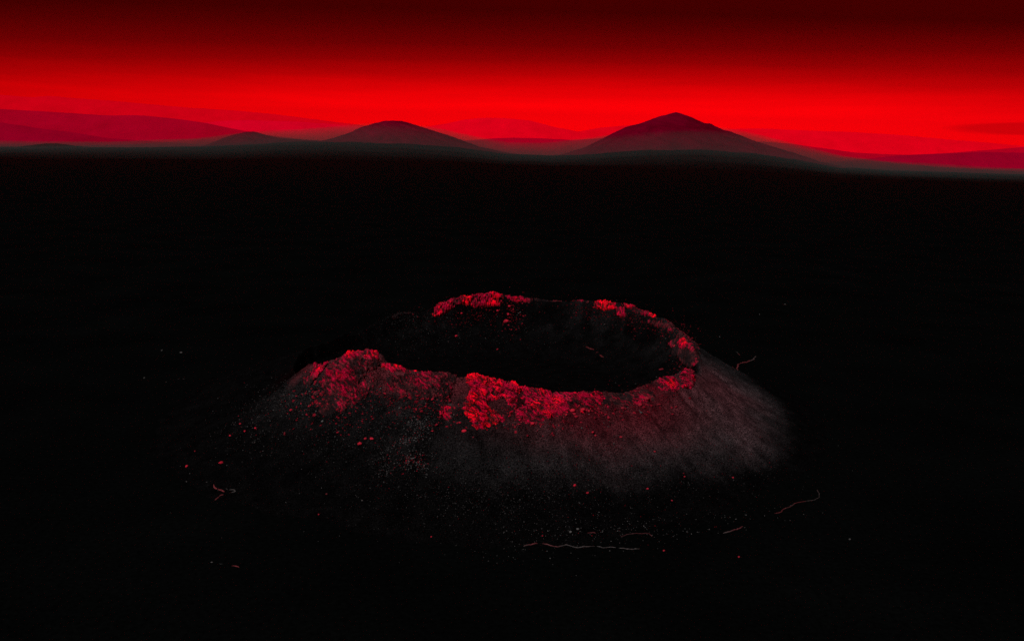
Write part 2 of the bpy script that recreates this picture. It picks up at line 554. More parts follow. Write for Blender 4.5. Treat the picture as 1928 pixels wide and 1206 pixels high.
RANGES = [
    ('L3', [(-700, 215), (-300, 222), (-100, 222), (0, 229), (70, 240), (150, 250), (200, 259), (300, 266), (400, 273), (520, 280)], 15500),
    ('L2', [(-700, 190), (-300, 196), (0, 204), (80, 208), (150, 213), (215, 217), (235, 216), (270, 216), (330, 222), (380, 229), (430, 240), (520, 256), (640, 272)], 19500),
    ('M', [(250, 250), (330, 235), (385, 229), (430, 226), (480, 225), (560, 228), (640, 234), (720, 240), (800, 250), (900, 268)], 25000),
    ('L1', [(-700, 170), (-200, 178), (0, 176), (60, 182), (100, 179), (150, 185), (260, 193), (350, 201), (450, 208), (560, 219), (680, 235), (800, 256)], 33000),
    ('CG', [(700, 262), (780, 242), (840, 232), (870, 225), (905, 221), (950, 221), (1000, 226), (1040, 237), (1090, 247), (1180, 268)], 27500),
    ('CB', [(1000, 262), (1090, 247), (1130, 240), (1200, 234), (1260, 236), (1330, 244), (1450, 260)], 33500),
    ('C2', [(780, 282), (840, 270), (880, 264), (930, 260), (970, 258), (1020, 260), (1080, 263), (1130, 259), (1180, 252), (1250, 252), (1330, 262), (1420, 278)], 18500),
    ('R1', [(1200, 262), (1300, 246), (1380, 242), (1450, 241), (1520, 245), (1600, 247), (1700, 254), (1800, 263), (1928, 274), (2100, 285), (2500, 300)], 28500),
    ('R2', [(1260, 290), (1350, 272), (1420, 265), (1480, 268), (1560, 280), (1620, 288), (1720, 291), (1800, 286), (1928, 276), (2200, 268), (2500, 272)], 20500),
    ('R3', [(1480, 318), (1560, 305), (1640, 297), (1700, 291), (1780, 288), (1850, 285), (1928, 287), (2050, 284), (2500, 300)], 14800),
]
RK = dict(L3='maroon_haze', R3='maroon_haze', L2='crimson_haze', C2='crimson_haze', R2='crimson_haze', M='scarlet_haze', L1='light_scarlet_haze', CG='light_scarlet_haze', CB='light_scarlet_haze', R1='light_scarlet_haze')
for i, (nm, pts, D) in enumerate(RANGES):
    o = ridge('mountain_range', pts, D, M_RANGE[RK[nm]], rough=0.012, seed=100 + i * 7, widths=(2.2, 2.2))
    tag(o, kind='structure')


# ------------------------------------------------------------------ air: haze, far dust, ground mist
def box(name, x0, x1, y0, y1, z0, z1, mat):
    V = np.array([(x, y, z) for x in (x0, x1) for y in (y0, y1) for z in (z0, z1)], float)
    Q = [(0, 1, 3, 2), (4, 6, 7, 5), (0, 4, 5, 1), (2, 3, 7, 6), (0, 2, 6, 4), (1, 5, 7, 3)]
    return outward(mesh_obj(name, V, Q, mat, flat=True))


tag(box('haze', -92000, 92000, -92000, 92300, -60, 3000, volume('haze', (0.90, 0.012, 0.012), 2.0e-6)), kind='stuff')
tag(box('dust_haze', -70000, 70000, 13300, 42000, -50, 2350, volume('dust_haze', (0.99, 0.0, 0.006), 5.0e-5, -0.3)), kind='stuff')
# mist bank lying on the plain round the foot of the hills: thin at its near edge, deepest at the hills
mx = np.linspace(-26000, 26000, 220)
my = np.concatenate([np.linspace(2600, 12500, 80), np.linspace(12700, 17500, 30)])
GX, GY = np.meshgrid(mx, my, indexing='ij')
near_ = 6200 - 3400 * smooth(0.30, 0.48, GX / GY) - 1400 * smooth(0.30, 0.5, -GX / GY)
near_ = 2700 + 1100 * fbm(95, GX / 1300, GX * 0, octaves=3) - 500 * smooth(0.30, 0.48, GX / GY)
u_ = np.clip((GY - near_) / (12000 - near_), 0, 1)
fall = 1 - smooth(12600, 16200, GY)
edge = 1 - smooth(22000, 26000, np.abs(GX))
deep = 62 + 225 * np.exp(-((GX - 2450) / 2000) ** 2) + 190 * np.exp(-((GX + 1850) / 1450) ** 2) + 60 * np.exp(-((GX + 4000) / 900) ** 2)
deep = deep * (1 + 0.16 * fbm(91, GX / 2300, GY / 3000, octaves=3))
top = np.where(GY < 12200, apron(GX, GY), apron(GX, GY * 0 + 12200)) * fall + (deep * u_ ** 2.2 * fall + 45 * u_ ** 1.3 * (1 + 0.8 * fbm(97, GX / 900, GY / 1600, octaves=3)) * fall) * edge - 12
TV = np.stack([GX, GY, top], -1).reshape(-1, 3)
BV = np.stack([GX, GY, np.full(GX.shape, -48.0)], -1).reshape(-1, 3)
n, m = GX.shape
fT = grid_faces(n, m)
fB = fT[:, ::-1] + n * m
loop = ([i * m for i in range(n)] + [(n - 1) * m + j for j in range(1, m)] + [i * m + m - 1 for i in range(n - 2, -1, -1)]
        + [j for j in range(m - 2, 0, -1)])
fS = [(loop[k], loop[(k + 1) % len(loop)], loop[(k + 1) % len(loop)] + n * m, loop[k] + n * m) for k in range(len(loop))]
mist = mesh_obj('mist', np.vstack([TV, BV]), np.vstack([fT[:, ::-1], fB[:, ::-1], fS]), volume('mist', (0.033, 0.058, 0.056), 2.7e-4))
outward(mist)
tag(mist, kind='stuff')


# ------------------------------------------------------------------ rock outcrops on the rim
def poly_sd(px, py, poly):
    """signed distance to a polygon in photo pixels (positive inside)"""
    poly = np.array(poly, float)
    d = np.full(px.shape, 1e9); ins = np.zeros(px.shape, bool)
    for i in range(len(poly)):
        a, b = poly[i], poly[(i + 1) % len(poly)]
        e = b - a
        t_ = np.clip(((px - a[0]) * e[0] + (py - a[1]) * e[1]) / (e @ e), 0, 1)
        d = np.minimum(d, np.hypot(px - a[0] - t_ * e[0], py - a[1] - t_ * e[1]))
        c = ((a[1] > py) != (b[1] > py)) & (px < (b[0] - a[0]) * (py - a[1]) / (b[1] - a[1] + 1e-9) + a[0])
        ins ^= c
    return np.where(ins, d, -d)


BRIGHT = np.array([0.86, 0.001, 0.012]); MID = np.array([0.26, 0.001, 0.019]); DULL = np.array([0.050, 0.010, 0.012]); DARK = np.array([0.008, 0.005, 0.0055])


def outcrop(label, poly, phr, rr, thick, edge, bright, block=1.5, seed=1, step=0.14, holes=(), frag=1.35, hot=(), skew=0.0, pits=0.0):
    block *= 0.85; edge *= 1.1
    a0, a1 = np.radians(phr[0]), np.radians(phr[1])
    nA = int((a1 - a0) * R0 / step); nR = int((rr[1] - rr[0]) / step)
    A, R = np.meshgrid(np.linspace(a0, a1, nA), np.linspace(rr[0], rr[1], nR), indexing='ij')
    X, Y = CC[0] + R * np.cos(A), CC[1] + R * np.sin(A)
    Z = crater_h(X, Y)
    e = 0.6
    gx = (crater_h(X + e, Y, False) - crater_h(X - e, Y, False)) / (2 * e)
    gy = (crater_h(X, Y + e, False) - crater_h(X, Y - e, False)) / (2 * e)
    nrm = np.stack([-gx, -gy, np.ones_like(gx)], -1)
    nrm /= np.linalg.norm(nrm, axis=-1, keepdims=True)
    P = np.stack([X, Y, Z], -1)
    u, v = project(P)
    sd = poly_sd(u, v, poly)
    for hcx, hcy, hrx, hry in holes:
        hn = 1 + 0.9 * fbm(seed + 51, X * 0.5, Y * 0.5, octaves=4)
        sd = np.minimum(sd, (np.hypot((u - hcx) / hrx, (v - hcy) / hry) - hn) * min(hrx, hry))
    f1n = fbm(seed + 3, X * 0.7, Y * 0.7, Z * 0.8, octaves=5, gain=0.72)
    m = sd / edge + frag * f1n
    M_ = smooth(-0.15, 1.25, m)
    wx = 0.35 * block * fbm(seed + 41, X * 1.1, Y * 1.1, Z * 1.1, octaves=3)
    wy = 0.35 * block * fbm(seed + 43, X * 1.1, Y * 1.1, Z * 1.1, octaves=3)
    U_, V_ = R * A * math.cos(skew) + R * math.sin(skew) + wx, -R * A * math.sin(skew) + R * math.cos(skew) + wy
    F1, F2, c1 = worley(seed, U_ / block, V_ / (block * 1.7), Z / block * 0.6)
    sb = block * .33
    F1b, F2b, c2 = worley(seed + 9, U_ / sb, V_ / (sb * 1.6), Z / sb * .6)
    blk = smooth(0.0, 0.10, F2 - F1) * (0.35 + 0.95 * c1)
    blk2 = smooth(0.0, 0.12, F2b - F1b) * (0.4 + 0.9 * c2)
    bed = fbm(seed + 17, X * 0.5, Y * 0.5, Z * 2.2, octaves=3)
    thick = thick * (0.58 if rr[0] > 45 else 0.72)
    h = thick * (0.22 + 0.30 * blk + 0.12 * blk2 + 0.45 * bed)
    pf = fbm(seed + 61, U_ * 2.1, V_ * 1.2, Z * 1.8, octaves=3, gain=0.6)
    pit = smooth(0.05, 0.20, pf + 0.25 * fbm(seed + 63, X * 0.4, Y * 0.4, octaves=2) + pits)
    h = h - 0.30 * thick * pit
    off = -0.25 + (0.25 + h) * M_ + np.where(M_ > 0, 0, -0.3)
    Pn = P + nrm * off[..., None]
    # jitter sideways so that blocks overhang a little
    Pn[..., 0] += 0.10 * thick * fbm(seed + 23, X * 1.3, Y * 1.3, Z * 1.3, octaves=2) * M_
    Pn[..., 1] += 0.10 * thick * fbm(seed + 27, X * 1.3, Y * 1.3, Z * 1.3, octaves=2) * M_
    keepv = m > -0.35
    # colour: bright red faces, dull red, dark crust by block, brighter at the hot spots
    b = bright - 0.15 + 0.36 * (c1 - 0.5) + 0.42 * (c2 - 0.5) + 0.85 * fbm(seed + 31, X * 0.35, Y * 0.35, Z * 0.35, octaves=4)
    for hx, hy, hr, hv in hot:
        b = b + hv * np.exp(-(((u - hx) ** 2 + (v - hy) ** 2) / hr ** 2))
    t1 = smooth(-0.02, 0.38, b)[..., None]; t2 = smooth(0.55, 1.35, b)[..., None]; t0 = smooth(-0.45, 0.0, b)[..., None]
    c = DARK * (1 - t0) + DULL * t0
    c = c * (1 - t1) + MID * t1
    c = c * (1 - t2) + BRIGHT * t2
    seam = (smooth(0.01, 0.10, F2 - F1) * (0.3 + 0.7 * smooth(0.01, 0.13, F2b - F1b)))[..., None]   # shade in the joints and pits, painted dark
    seam = seam * (1 - 0.93 * pit[..., None])
    c = DARK * (1 - seam) + c * seam
    rim_m = smooth(-0.1, 0.35, m)[..., None]
    c = DARK * (1 - rim_m) + c * rim_m
    Q = grid_faces(nA, nR)
    kv = keepv.reshape(-1)
    Q = Q[kv[Q].any(1)]
    used = np.unique(Q)
    rem = np.zeros(nA * nR, np.int64); rem[used] = np.arange(len(used))
    o = mesh_obj('rock_outcrop', Pn.reshape(-1, 3)[used], rem[Q], M_ROCK, c.reshape(-1, 3)[used], flat=True)
    return tag(o, label, 'rock outcrop', 'red rock outcrops along the crater rim')


NEAR, FAR = (47.6, 70), (37, 51.2)
outcrop('broad bright red crag at the middle of the near rim beside the dark gully',
        [(868, 702), (900, 694), (935, 703), (975, 711), (984, 735), (975, 770), (955, 790), (935, 802), (912, 810), (895, 806), (872, 785), (868, 765), (880, 740), (878, 715)],
        (-104, -80), NEAR, 1.7, 8, 0.88, block=1.5, seed=201, holes=[(945, 768, 15, 13), (968, 800, 14, 8)], hot=[(885, 705, 14, .5), (885, 780, 22, .4), (930, 730, 22, .3)])
outcrop('long mottled red ledge from the broad crag to the lowest part of the near rim',
        [(972, 718), (1000, 720), (1040, 729), (1090, 733), (1130, 732), (1150, 745), (1132, 766), (1100, 778), (1060, 782), (1030, 795), (1000, 800), (975, 792), (962, 782), (985, 755)],
        (-90, -62), NEAR, 1.15, 8, 0.66, block=1.15, seed=211, hot=[(1045, 765, 14, .6), (1085, 768, 10, .7), (1070, 745, 10, .3)])
outcrop('tall jagged red crag, highest point on the left of the near rim',
        [(614, 690), (632, 680), (642, 668), (660, 656), (690, 648), (715, 657), (726, 678), (712, 694), (690, 712), (668, 735), (645, 752), (628, 748), (608, 742), (604, 715)],
        (-142, -112), NEAR, 1.6, 7, 0.40, block=1.3, seed=221, skew=0.6, frag=1.6, pits=0.06, hot=[(706, 670, 9, .9), (692, 669, 5, .9), (665, 660, 14, .5), (655, 668, 8, .5), (678, 664, 5, .5)])
outcrop('small red crag at the far left end of the near rim',
        [(566, 722), (580, 700), (590, 681), (622, 681), (634, 690), (622, 712), (606, 742), (585, 736)],
        (-156, -132), NEAR, 1.1, 6, 0.42, block=1.1, seed=231, skew=0.7, frag=1.6, pits=0.06, hot=[(596, 688, 10, .7)])
outcrop('short bright red ledge just right of the tall jagged crag',
        [(714, 680), (757, 682), (764, 692), (790, 694), (796, 700), (760, 704), (735, 702), (716, 694)],
        (-120, -102), NEAR, 0.8, 4, 0.62, block=0.9, seed=241, hot=[(748, 687, 9, .7), (782, 696, 10, .5)])
outcrop('wide broken dull red outcrop left of the dark gully',
        [(725, 704), (775, 700), (800, 698), (850, 696), (866, 703), (864, 722), (852, 745), (835, 755), (790, 752), (750, 744), (728, 724)],
        (-120, -98), NEAR, 1.0, 7, 0.22, block=1.1, seed=251, frag=2.2, pits=0.08)
outcrop('scattered dark red slabs on the slope under the two left crags',
        [(590, 738), (640, 728), (700, 702), (722, 712), (715, 740), (690, 752), (664, 768), (640, 780), (610, 790), (590, 775)],
        (-150, -112), (50, 68), 0.8, 8, 0.06, block=1.0, seed=255, pits=0.1, frag=2.6, skew=0.5)
outcrop('small red knob low on the left bank of the dark gully',
        [(828, 757), (848, 764), (854, 782), (848, 795), (834, 792), (824, 775)],
        (-108, -98), (50, 66), 0.9, 5, 0.62, block=0.9, seed=261)
outcrop('flat crumbling dull red outcrop right of the lowest part of the near rim',
        [(1125, 734), (1175, 732), (1215, 723), (1248, 745), (1245, 760), (1215, 768), (1170, 772), (1130, 768)],
        (-70, -38), NEAR, 0.5, 9, 0.24, block=1.1, seed=271, frag=1.3, hot=[(1198, 757, 9, .35), (1175, 764, 8, .35), (1155, 745, 8, .2)])
outcrop('rounded red crest with a bright red streak near the right end of the near rim',
        [(1222, 720), (1248, 703), (1274, 702), (1284, 722), (1282, 745), (1266, 742), (1240, 733)],
        (-56, -34), NEAR, 0.8, 7, 0.38, block=1.1, seed=281, hot=[(1260, 716, 10, .4), (1264, 728, 7, .6)])
outcrop('pointed red crag at the right end of the near rim',
        [(1275, 706), (1292, 691), (1307, 700), (1313, 718), (1303, 735), (1284, 730)],
        (-46, -18), NEAR, 1.3, 5, 0.50, block=1.0, seed=291)
outcrop('red crag on the inside of the right rim above the dark crater floor',
        [(1261, 648), (1268, 632), (1276, 624), (1290, 634), (1308, 650), (1309, 664), (1290, 660), (1268, 655)],
        (-14, 12), (40, 52), 1.5, 5, 0.66, block=1.2, seed=301, step=0.2, hot=[(1278, 630, 6, .3), (1292, 643, 6, .3)])
outcrop('long bright red cliff along the far left rim facing the crater floor',
        [(811, 596), (818, 570), (845, 560), (890, 552), (935, 547), (952, 554), (946, 576), (930, 579), (905, 584), (880, 577), (862, 576), (845, 588), (828, 600)],
        (86, 124), FAR, 1.7, 6, 0.80, block=3.0, seed=311, step=0.2, frag=0.9, hot=[(828, 590, 9, .5), (880, 568, 16, .3), (932, 562, 9, .4), (900, 578, 8, .3)])
outcrop('low patchy dull red outcrop right of the long far cliff',
        [(948, 553), (985, 556), (1010, 562), (1000, 572), (972, 572), (950, 562)],
        (74, 94), FAR, 0.9, 5, 0.30, block=1.2, seed=321, step=0.2, frag=1.2, hot=[(972, 563, 5, .5)])
outcrop('small dark grey outcrop at the far left of the far rim',
        [(732, 601), (742, 589), (770, 584), (795, 583), (785, 591), (760, 594), (744, 602)],
        (114, 140), FAR, 1.0, 4, -0.25, block=1.0, seed=331, step=0.2)
outcrop('squarish glowing red block on the right of the far rim',
        [(1114, 581), (1118, 564), (1158, 564), (1163, 584), (1140, 586)],
        (44, 64), FAR, 1.5, 4, 1.05, block=1.3, seed=341, step=0.2)
outcrop('red block hanging lower beside the squarish glowing block',
        [(1156, 580), (1166, 574), (1178, 578), (1179, 598), (1160, 599)],
        (38, 58), FAR, 1.3, 4, 0.85, block=1.1, seed=351, step=0.2)
outcrop('thin red ledge descending to the right along the far rim',
        [(1166, 566), (1185, 568), (1205, 575), (1225, 585), (1240, 592), (1246, 601), (1222, 597), (1190, 588), (1176, 578)],
        (20, 50), FAR, 1.0, 4, 0.60, block=1.2, seed=361, step=0.2, hot=[(1182, 579, 6, .5), (1234, 593, 8, .4)])
outcrop('little dull red ledge left of the squarish glowing block',
        [(1076, 568), (1090, 562), (1106, 563), (1118, 566), (1106, 573), (1090, 571)],
        (56, 74), FAR, 0.8, 4, 0.36, block=1.0, seed=371, step=0.2)
outcrop('dusky red rubbly ledge where the far rim turns down towards the right',
        [(1205, 599), (1245, 600), (1272, 614), (1284, 626), (1262, 628), (1235, 617)],
        (8, 36), FAR, 0.7, 6, 0.20, block=1.0, seed=381, step=0.2, frag=1.3)


outcrop('thin dark rocky edge along the middle of the far rim between the red cliffs',
        [(1002, 559), (1030, 560), (1080, 560), (1084, 567), (1045, 569), (1005, 569)],
        (58, 86), FAR, 0.7, 3, -0.12, block=1.0, seed=391, step=0.2, frag=1.4)
outcrop('dark crumbly rock band running down the right rim around the small red crag',
        [(1248, 598), (1285, 614), (1312, 640), (1320, 662), (1314, 692), (1292, 694), (1262, 664), (1256, 645), (1276, 626), (1252, 612)],
        (-24, 26), (41, 54), 0.8, 5, -0.04, block=1.1, seed=401, step=0.2, frag=1.7)


# ------------------------------------------------------------------ loose stones
def ico(sub):
    import bmesh
    bm = bmesh.new()
    bmesh.ops.create_icosphere(bm, subdivisions=sub, radius=1.0)
    v = np.array([x.co[:] for x in bm.verts]); f = np.array([[y.index for y in x.verts] for x in bm.faces])
    bm.free()
    return v, f


V1, F1_ = ico(1); V3, F3_ = ico(2)


def rotm(n):
    q = RNG.normal(size=(n, 4)); q /= np.linalg.norm(q, axis=1, keepdims=True)
    w, x, y, z = q.T
    return np.stack([np.stack([1 - 2 * (y * y + z * z), 2 * (x * y - z * w), 2 * (x * z + y * w)], -1),
                     np.stack([2 * (x * y + z * w), 1 - 2 * (x * x + z * z), 2 * (y * z - x * w)], -1),
                     np.stack([2 * (x * z - y * w), 2 * (y * z + x * w), 1 - 2 * (x * x + y * y)], -1)], 1)


def scatter(name, P, size, col, mat, kind='stuff', lift=0.1):
    n = len(P)
    vv = V1[None] * (1 + 0.35 * RNG.normal(size=(n, len(V1), 1)).clip(-1.2, 1.2))
    vv = vv * RNG.uniform(0.55, 1.25, size=(n, 1, 3))
    vv = np.einsum('nij,nkj->nki', rotm(n), vv) * size[:, None, None]
    vv[..., 2] *= 0.75
    vv = vv + P[:, None, :] + np.array([0, 0, 1.0]) * (size * lift)[:, None, None]
    ff = F1_[None] + (np.arange(n) * len(V1))[:, None, None]
    o = mesh_obj(name, vv.reshape(-1, 3), ff.reshape(-1, 3), mat, np.repeat(col, len(V1), 0), flat=True)
    if kind: tag(o, kind=kind)
    return o


def blob(cx, cy, sx_, sy_, n, ang=0.0):
    g = RNG.normal(size=(n, 2)) * [sx_, sy_]
    c, s = math.cos(ang), math.sin(ang)
    return np.stack([cx + g[:, 0] * c - g[:, 1] * s, cy + g[:, 0] * s + g[:, 1] * c], -1)


def cols(n, lo, hi, red=0.0):
    """grey stones between lo and hi, a share of them dark red"""
    k = 0.42 * np.exp(RNG.uniform(math.log(lo), math.log(hi), n))[:, None]
    c = k * np.array([1.0, 0.93, 0.95])
    isr = (RNG.random(n) < red)[:, None]
    rc = np.clip(k * 3.4, 0, 0.6) * 0.8 * np.array([1.0, 0.04, 0.09])
    return np.where(isr, rc, c)


def stones(name, blobs, label, cat):
    uv, sz, cc = [], [], []
    for (cx, cy, sx_, sy_, n, ang, s0, s1, lo, hi, red) in blobs:
        uv.append(blob(cx, cy, sx_, sy_, n, math.radians(ang)))
        sz.append(np.exp(RNG.uniform(math.log(s0), math.log(s1), n)))
        cc.append(cols(n, lo, hi, red))
    uv, sz, cc = np.vstack(uv), np.concatenate(sz), np.vstack(cc)
    P = on_surface(uv[:, 0], uv[:, 1])
    o = scatter(name, P, sz, cc, M_STONE)
    return tag(o, label, cat, kind='stuff')


stones('red_scree', [
    (600, 745, 24, 22, 148, -30, .05, .42, .06, .16, .92),
    (660, 745, 40, 22, 186, -30, .05, .34, .05, .15, .92),
    (640, 770, 45, 30, 161, -20, .05, .24, .04, .12, .92),
    (790, 745, 45, 20, 235, 10, .05, .36, .05, .15, .92),
    (760, 760, 60, 25, 161, 0, .05, .22, .04, .10, .92),
    (838, 775, 10, 18, 55, 0, .05, .35, .05, .16, .92),
    (980, 795, 70, 10, 161, 4, .05, .30, .06, .14, .92),
    (1090, 770, 50, 10, 136, 0, .05, .34, .06, .16, .92),
    (1190, 765, 45, 14, 161, 0, .05, .36, .04, .12, .92),
    (1230, 740, 40, 14, 124, 10, .05, .25, .04, .10, .92),
    (1120, 820, 90, 30, 99, 10, .05, .16, .03, .08, .92),
    (965, 590, 14, 20, 148, 0, .05, .36, .04, .14, .92),
    (880, 595, 45, 12, 260, 0, .05, .30, .02, .10, .92),
    (1130, 590, 45, 14, 260, 10, .05, .30, .02, .09, .92),
    (1200, 605, 30, 12, 198, 20, .05, .28, .02, .08, .92),
    (1255, 615, 22, 14, 173, 35, .05, .26, .02, .07, .92),
    (1285, 680, 16, 14, 148, 0, .05, .28, .02, .08, .92),
    (1290, 640, 14, 18, 111, 0, .05, .3, .03, .10, .92),
], 'loose dark red rubble strewn under the rim rocks', 'scree')
stones('gravel', [
    (560, 745, 35, 16, 900, -12, .05, .13, .02, .08, .04),
    (520, 770, 60, 30, 500, -25, .05, .16, .02, .10, .10),
    (620, 800, 90, 45, 700, -10, .05, .14, .015, .07, .06),
    (760, 800, 70, 40, 900, 0, .05, .14, .015, .06, .06),
    (790, 800, 14, 10, 160, 0, .06, .16, .05, .12, .1),
    (765, 830, 16, 4, 110, -15, .06, .15, .05, .12, .2),
    (770, 865, 22, 10, 190, -10, .06, .15, .05, .12, .35),
    (790, 875, 16, 5, 90, 25, .06, .15, .05, .12, .1),
    (720, 870, 10, 25, 120, 0, .06, .13, .03, .09, .1),
    (850, 900, 100, 50, 1300, 0, .05, .12, .012, .06, .03),
    (1000, 890, 90, 40, 1200, 0, .05, .11, .015, .06, .05),
    (1180, 870, 110, 35, 1300, 0, .05, .11, .02, .07, .08),
    (1350, 850, 70, 30, 700, 10, .05, .10, .02, .06, .06),
    (1000, 950, 180, 25, 260, 0, .05, .12, .02, .10, .05),
    (1230, 995, 120, 16, 170, -5, .05, .13, .03, .14, .08),
    (1100, 1000, 90, 10, 110, 3, .05, .12, .03, .12, .08),
    (980, 1030, 70, 20, 60, 0, .05, .11, .03, .10, .05),
    (850, 620, 80, 22, 500, 0, .05, .14, .02, .08, .08),
    (960, 630, 110, 14, 220, 0, .05, .14, .02, .08, .05),
    (770, 640, 35, 14, 30, 0, .08, .16, .04, .12, .05),
    (770, 600, 35, 8, 260, -8, .06, .16, .02, .07, .05),
    (450, 830, 60, 35, 45, -25, .06, .16, .03, .14, .12),
    (620, 920, 110, 60, 60, 0, .06, .13, .02, .10, .05),
    (1360, 700, 28, 30, 120, 20, .05, .11, .01, .04, .02),
], 'fine grey gravel scattered over the flanks of the crater', 'gravel')

# --- single boulders one can point to: (photo x, y, radius m, red?, label)
BOULD = [
    (953, 606, 1.15, 1, 'largest lone red boulder on the slope inside the far rim'),
    (957, 592, .62, 1, 'red boulder just above the largest lone one inside the far rim'),
    (959, 577, .75, 1, 'red boulder highest in the string below the far rim'),
    (937, 585, .55, 1, 'red boulder left of the string of boulders below the far rim'),
    (859, 633, .55, 1, 'lone red boulder on the floor below the long far cliff'),
    (937, 658, .45, .8, 'small lone red boulder far out on the crater floor'),
    (869, 590, .5, 1, 'red stone lying just under the long far cliff'),
    (352, 878, .42, 1, 'outermost red boulder on the black ash left of the crater'),
    (416, 871, .50, 1, 'red boulder on the black ash just above the forked stone vein'),
    (433, 820, .32, 1, 'small red boulder left of the leftmost pair on the ash'),
    (461, 812, .34, 1, 'red stone, lower of a close pair left of the crater foot'),
    (481, 806, .34, 1, 'red stone, upper right of a close pair left of the crater foot'),
    (452, 798, .25, .9, 'little red stone above the close pair left of the crater foot'),
    (548, 772, .42, 1, 'red boulder on the upper left flank under the far left crag'),
    (536, 818, .40, .5, 'pinkish grey upright stone on the left flank'),
    (367, 849, .22, .7, 'tiny red stone furthest left on the ash'),
    (677, 836, .50, 1, 'red boulder alone on the lower left flank with a small one at its left'),
    (700, 826, .50, 1, 'brighter red boulder on the lower left flank'),
    (688, 826, .32, .9, 'small dull red stone next to the brighter one on the lower left flank'),
    (874, 812, .62, 1, 'red boulder at the foot of the broad bright crag'),
    (814, 811, .35, .8, 'flat red stone left of the foot of the dark gully'),
    (1002, 798, .55, 1, 'red boulder just below the long mottled ledge'),
    (1078, 774, .75, 1, 'brightest red boulder under the long mottled ledge'),
    (1097, 772, .62, 1, 'bright red boulder right beside the brightest one'),
    (1109, 774, .35, .9, 'small red stone at the right of the two bright boulders'),
    (1066, 781, .45, .9, 'red stone at the left of the two bright boulders'),
    (1116, 814, .42, 1, 'red stone alone in the upper middle of the cinder slope'),
    (1121, 820, .30, .7, 'dull red stone touching the lone one on the cinder slope'),
    (1169, 823, .34, .7, 'small red stone on the cinder slope right of the lone one'),
    (1233, 850, .26, .6, 'tiny dull red stone low in the middle of the cinder slope'),
    (1218, 751, .80, .7, 'dusky red boulder standing on the right of the cinder slope top'),
    (1205, 763, .75, .7, 'dusky red boulder just below left of its neighbour on the slope top'),
    (1240, 761, .60, .5, 'flat dark red slab sticking out at the top of the cinder slope'),
    (1172, 769, .55, .6, 'dusky red boulder at the left edge of the slope top group'),
    (1082, 914, .38, 1, 'bright red stone at the foot of the cinder slope'),
    (1106, 928, .34, .8, 'dull red stone right below the bright one at the slope foot'),
    (1219, 920, .30, .8, 'red stone on the lower edge of the cinder slope'),
    (1289, 897, .24, .7, 'tiny red stone at the lower edge of the cinder slope'),
    (1380, 899, .26, .8, 'red stone at the far right of the lower slope edge'),
    (1265, 942, .22, .7, 'tiny red stone out on the black ash below the slope edge'),
    (1250, 1036, .24, .7, 'small red stone right of the long pale stone vein'),
    (1391, 1048, .24, .7, 'small red stone lowest on the right of the black ash'),
    (812, 1010, .18, .9, 'tiny red stone alone in the black ash below the gully'),
    (600, 968, .16, .8, 'tiny red stone alone in the black ash at lower left'),
    (615, 930, .30, .25, 'grey stone alone in the black ash at lower left'),
    (1074, 1001, .34, .02, 'grey stone, left one above the long pale vein'),
    (1088, 996, .30, .02, 'grey stone, right one above the long pale vein'),
    (1246, 695, 1.0, .5, 'thin dark red slab standing inside the near right rim'),
    (1271, 652, .6, .9, 'red boulder tucked under the crag inside the right rim'),
    (891, 823, .22, .4, 'dim red pebble right of the boulder under the broad crag'),
    (1430, 592, .3, .02, 'pale stone on the black plain behind the right flank'),
    (1478, 573, .4, .02, 'pale stone furthest out on the black plain at the right'),
    (1355, 634, .3, .02, 'pale stone just behind the right flank of the crater'),
    (341, 664, .5, .05, 'pale stone highest on the black plain at the left'),
    (305, 660, .45, .02, 'faint grey stone left of the highest pale one'),
    (272, 712, .4, .02, 'faint grey stone furthest left on the black plain'),
    (313, 719, .16, .02, 'speck of a stone beside the short pale vein at the left'),
    (399, 1058, .18, .1, 'tiny pale stone left of the curved vein at lower left'),
    (1600, 1015, .22, .1, 'tiny pale stone at the lower right of the black ash'),
]
px = np.array([b[0] for b in BOULD], float); py = np.array([b[1] for b in BOULD], float)
BP = on_surface(px, py)
for i, (x, y, s, red, lab) in enumerate(BOULD):
    v = V3.copy()
    sh = np.array([random.uniform(.8, 1.25), random.uniform(.7, 1.05), random.uniform(.6, .85)])
    if 'slab' in lab: sh = np.array([1.4, .6, .28])
    if 'flat' in lab: sh[2] *= .6
    if 'upright' in lab: sh = np.array([.6, .6, 1.2])
    F1w, F2w, cid = worley(500 + i * 11, v[:, 0] * 1.1, v[:, 1] * 1.1, v[:, 2] * 1.1)
    d = 1 + 0.30 * (cid - 0.5) * smooth(0, .3, F2w - F1w) + 0.30 * fbm(900 + i, v[:, 0] * 1.5, v[:, 1] * 1.5, v[:, 2] * 1.5, octaves=4)
    v = v * d[:, None] * sh
    v = np.where(np.abs(v) > 0, v, v)
    a = random.uniform(0, math.pi)
    R = np.array([[math.cos(a), -math.sin(a), 0], [math.sin(a), math.cos(a), 0], [0, 0, 1]])
    v = (v @ R.T) * s * 0.78
    if red > 0.1:
        base = BRIGHT * red ** 2.2 * 0.13 + MID * 0.5 * red + 0.008
    else:
        base = np.array([0.045, 0.042, 0.042])
    if 'faint' in lab or 'tiny pale' in lab or 'speck' in lab:
        base = base * 0.7
    c = base * (0.65 + 0.7 * cid)[:, None]
    o = mesh_obj('boulder', v, F3_, M_STONE, c, flat=True)
    o.location = (BP[i, 0], BP[i, 1], BP[i, 2] + s * sh[2] * 0.25)
    tag(o, lab, 'boulder', 'single boulders lying on and round the crater')


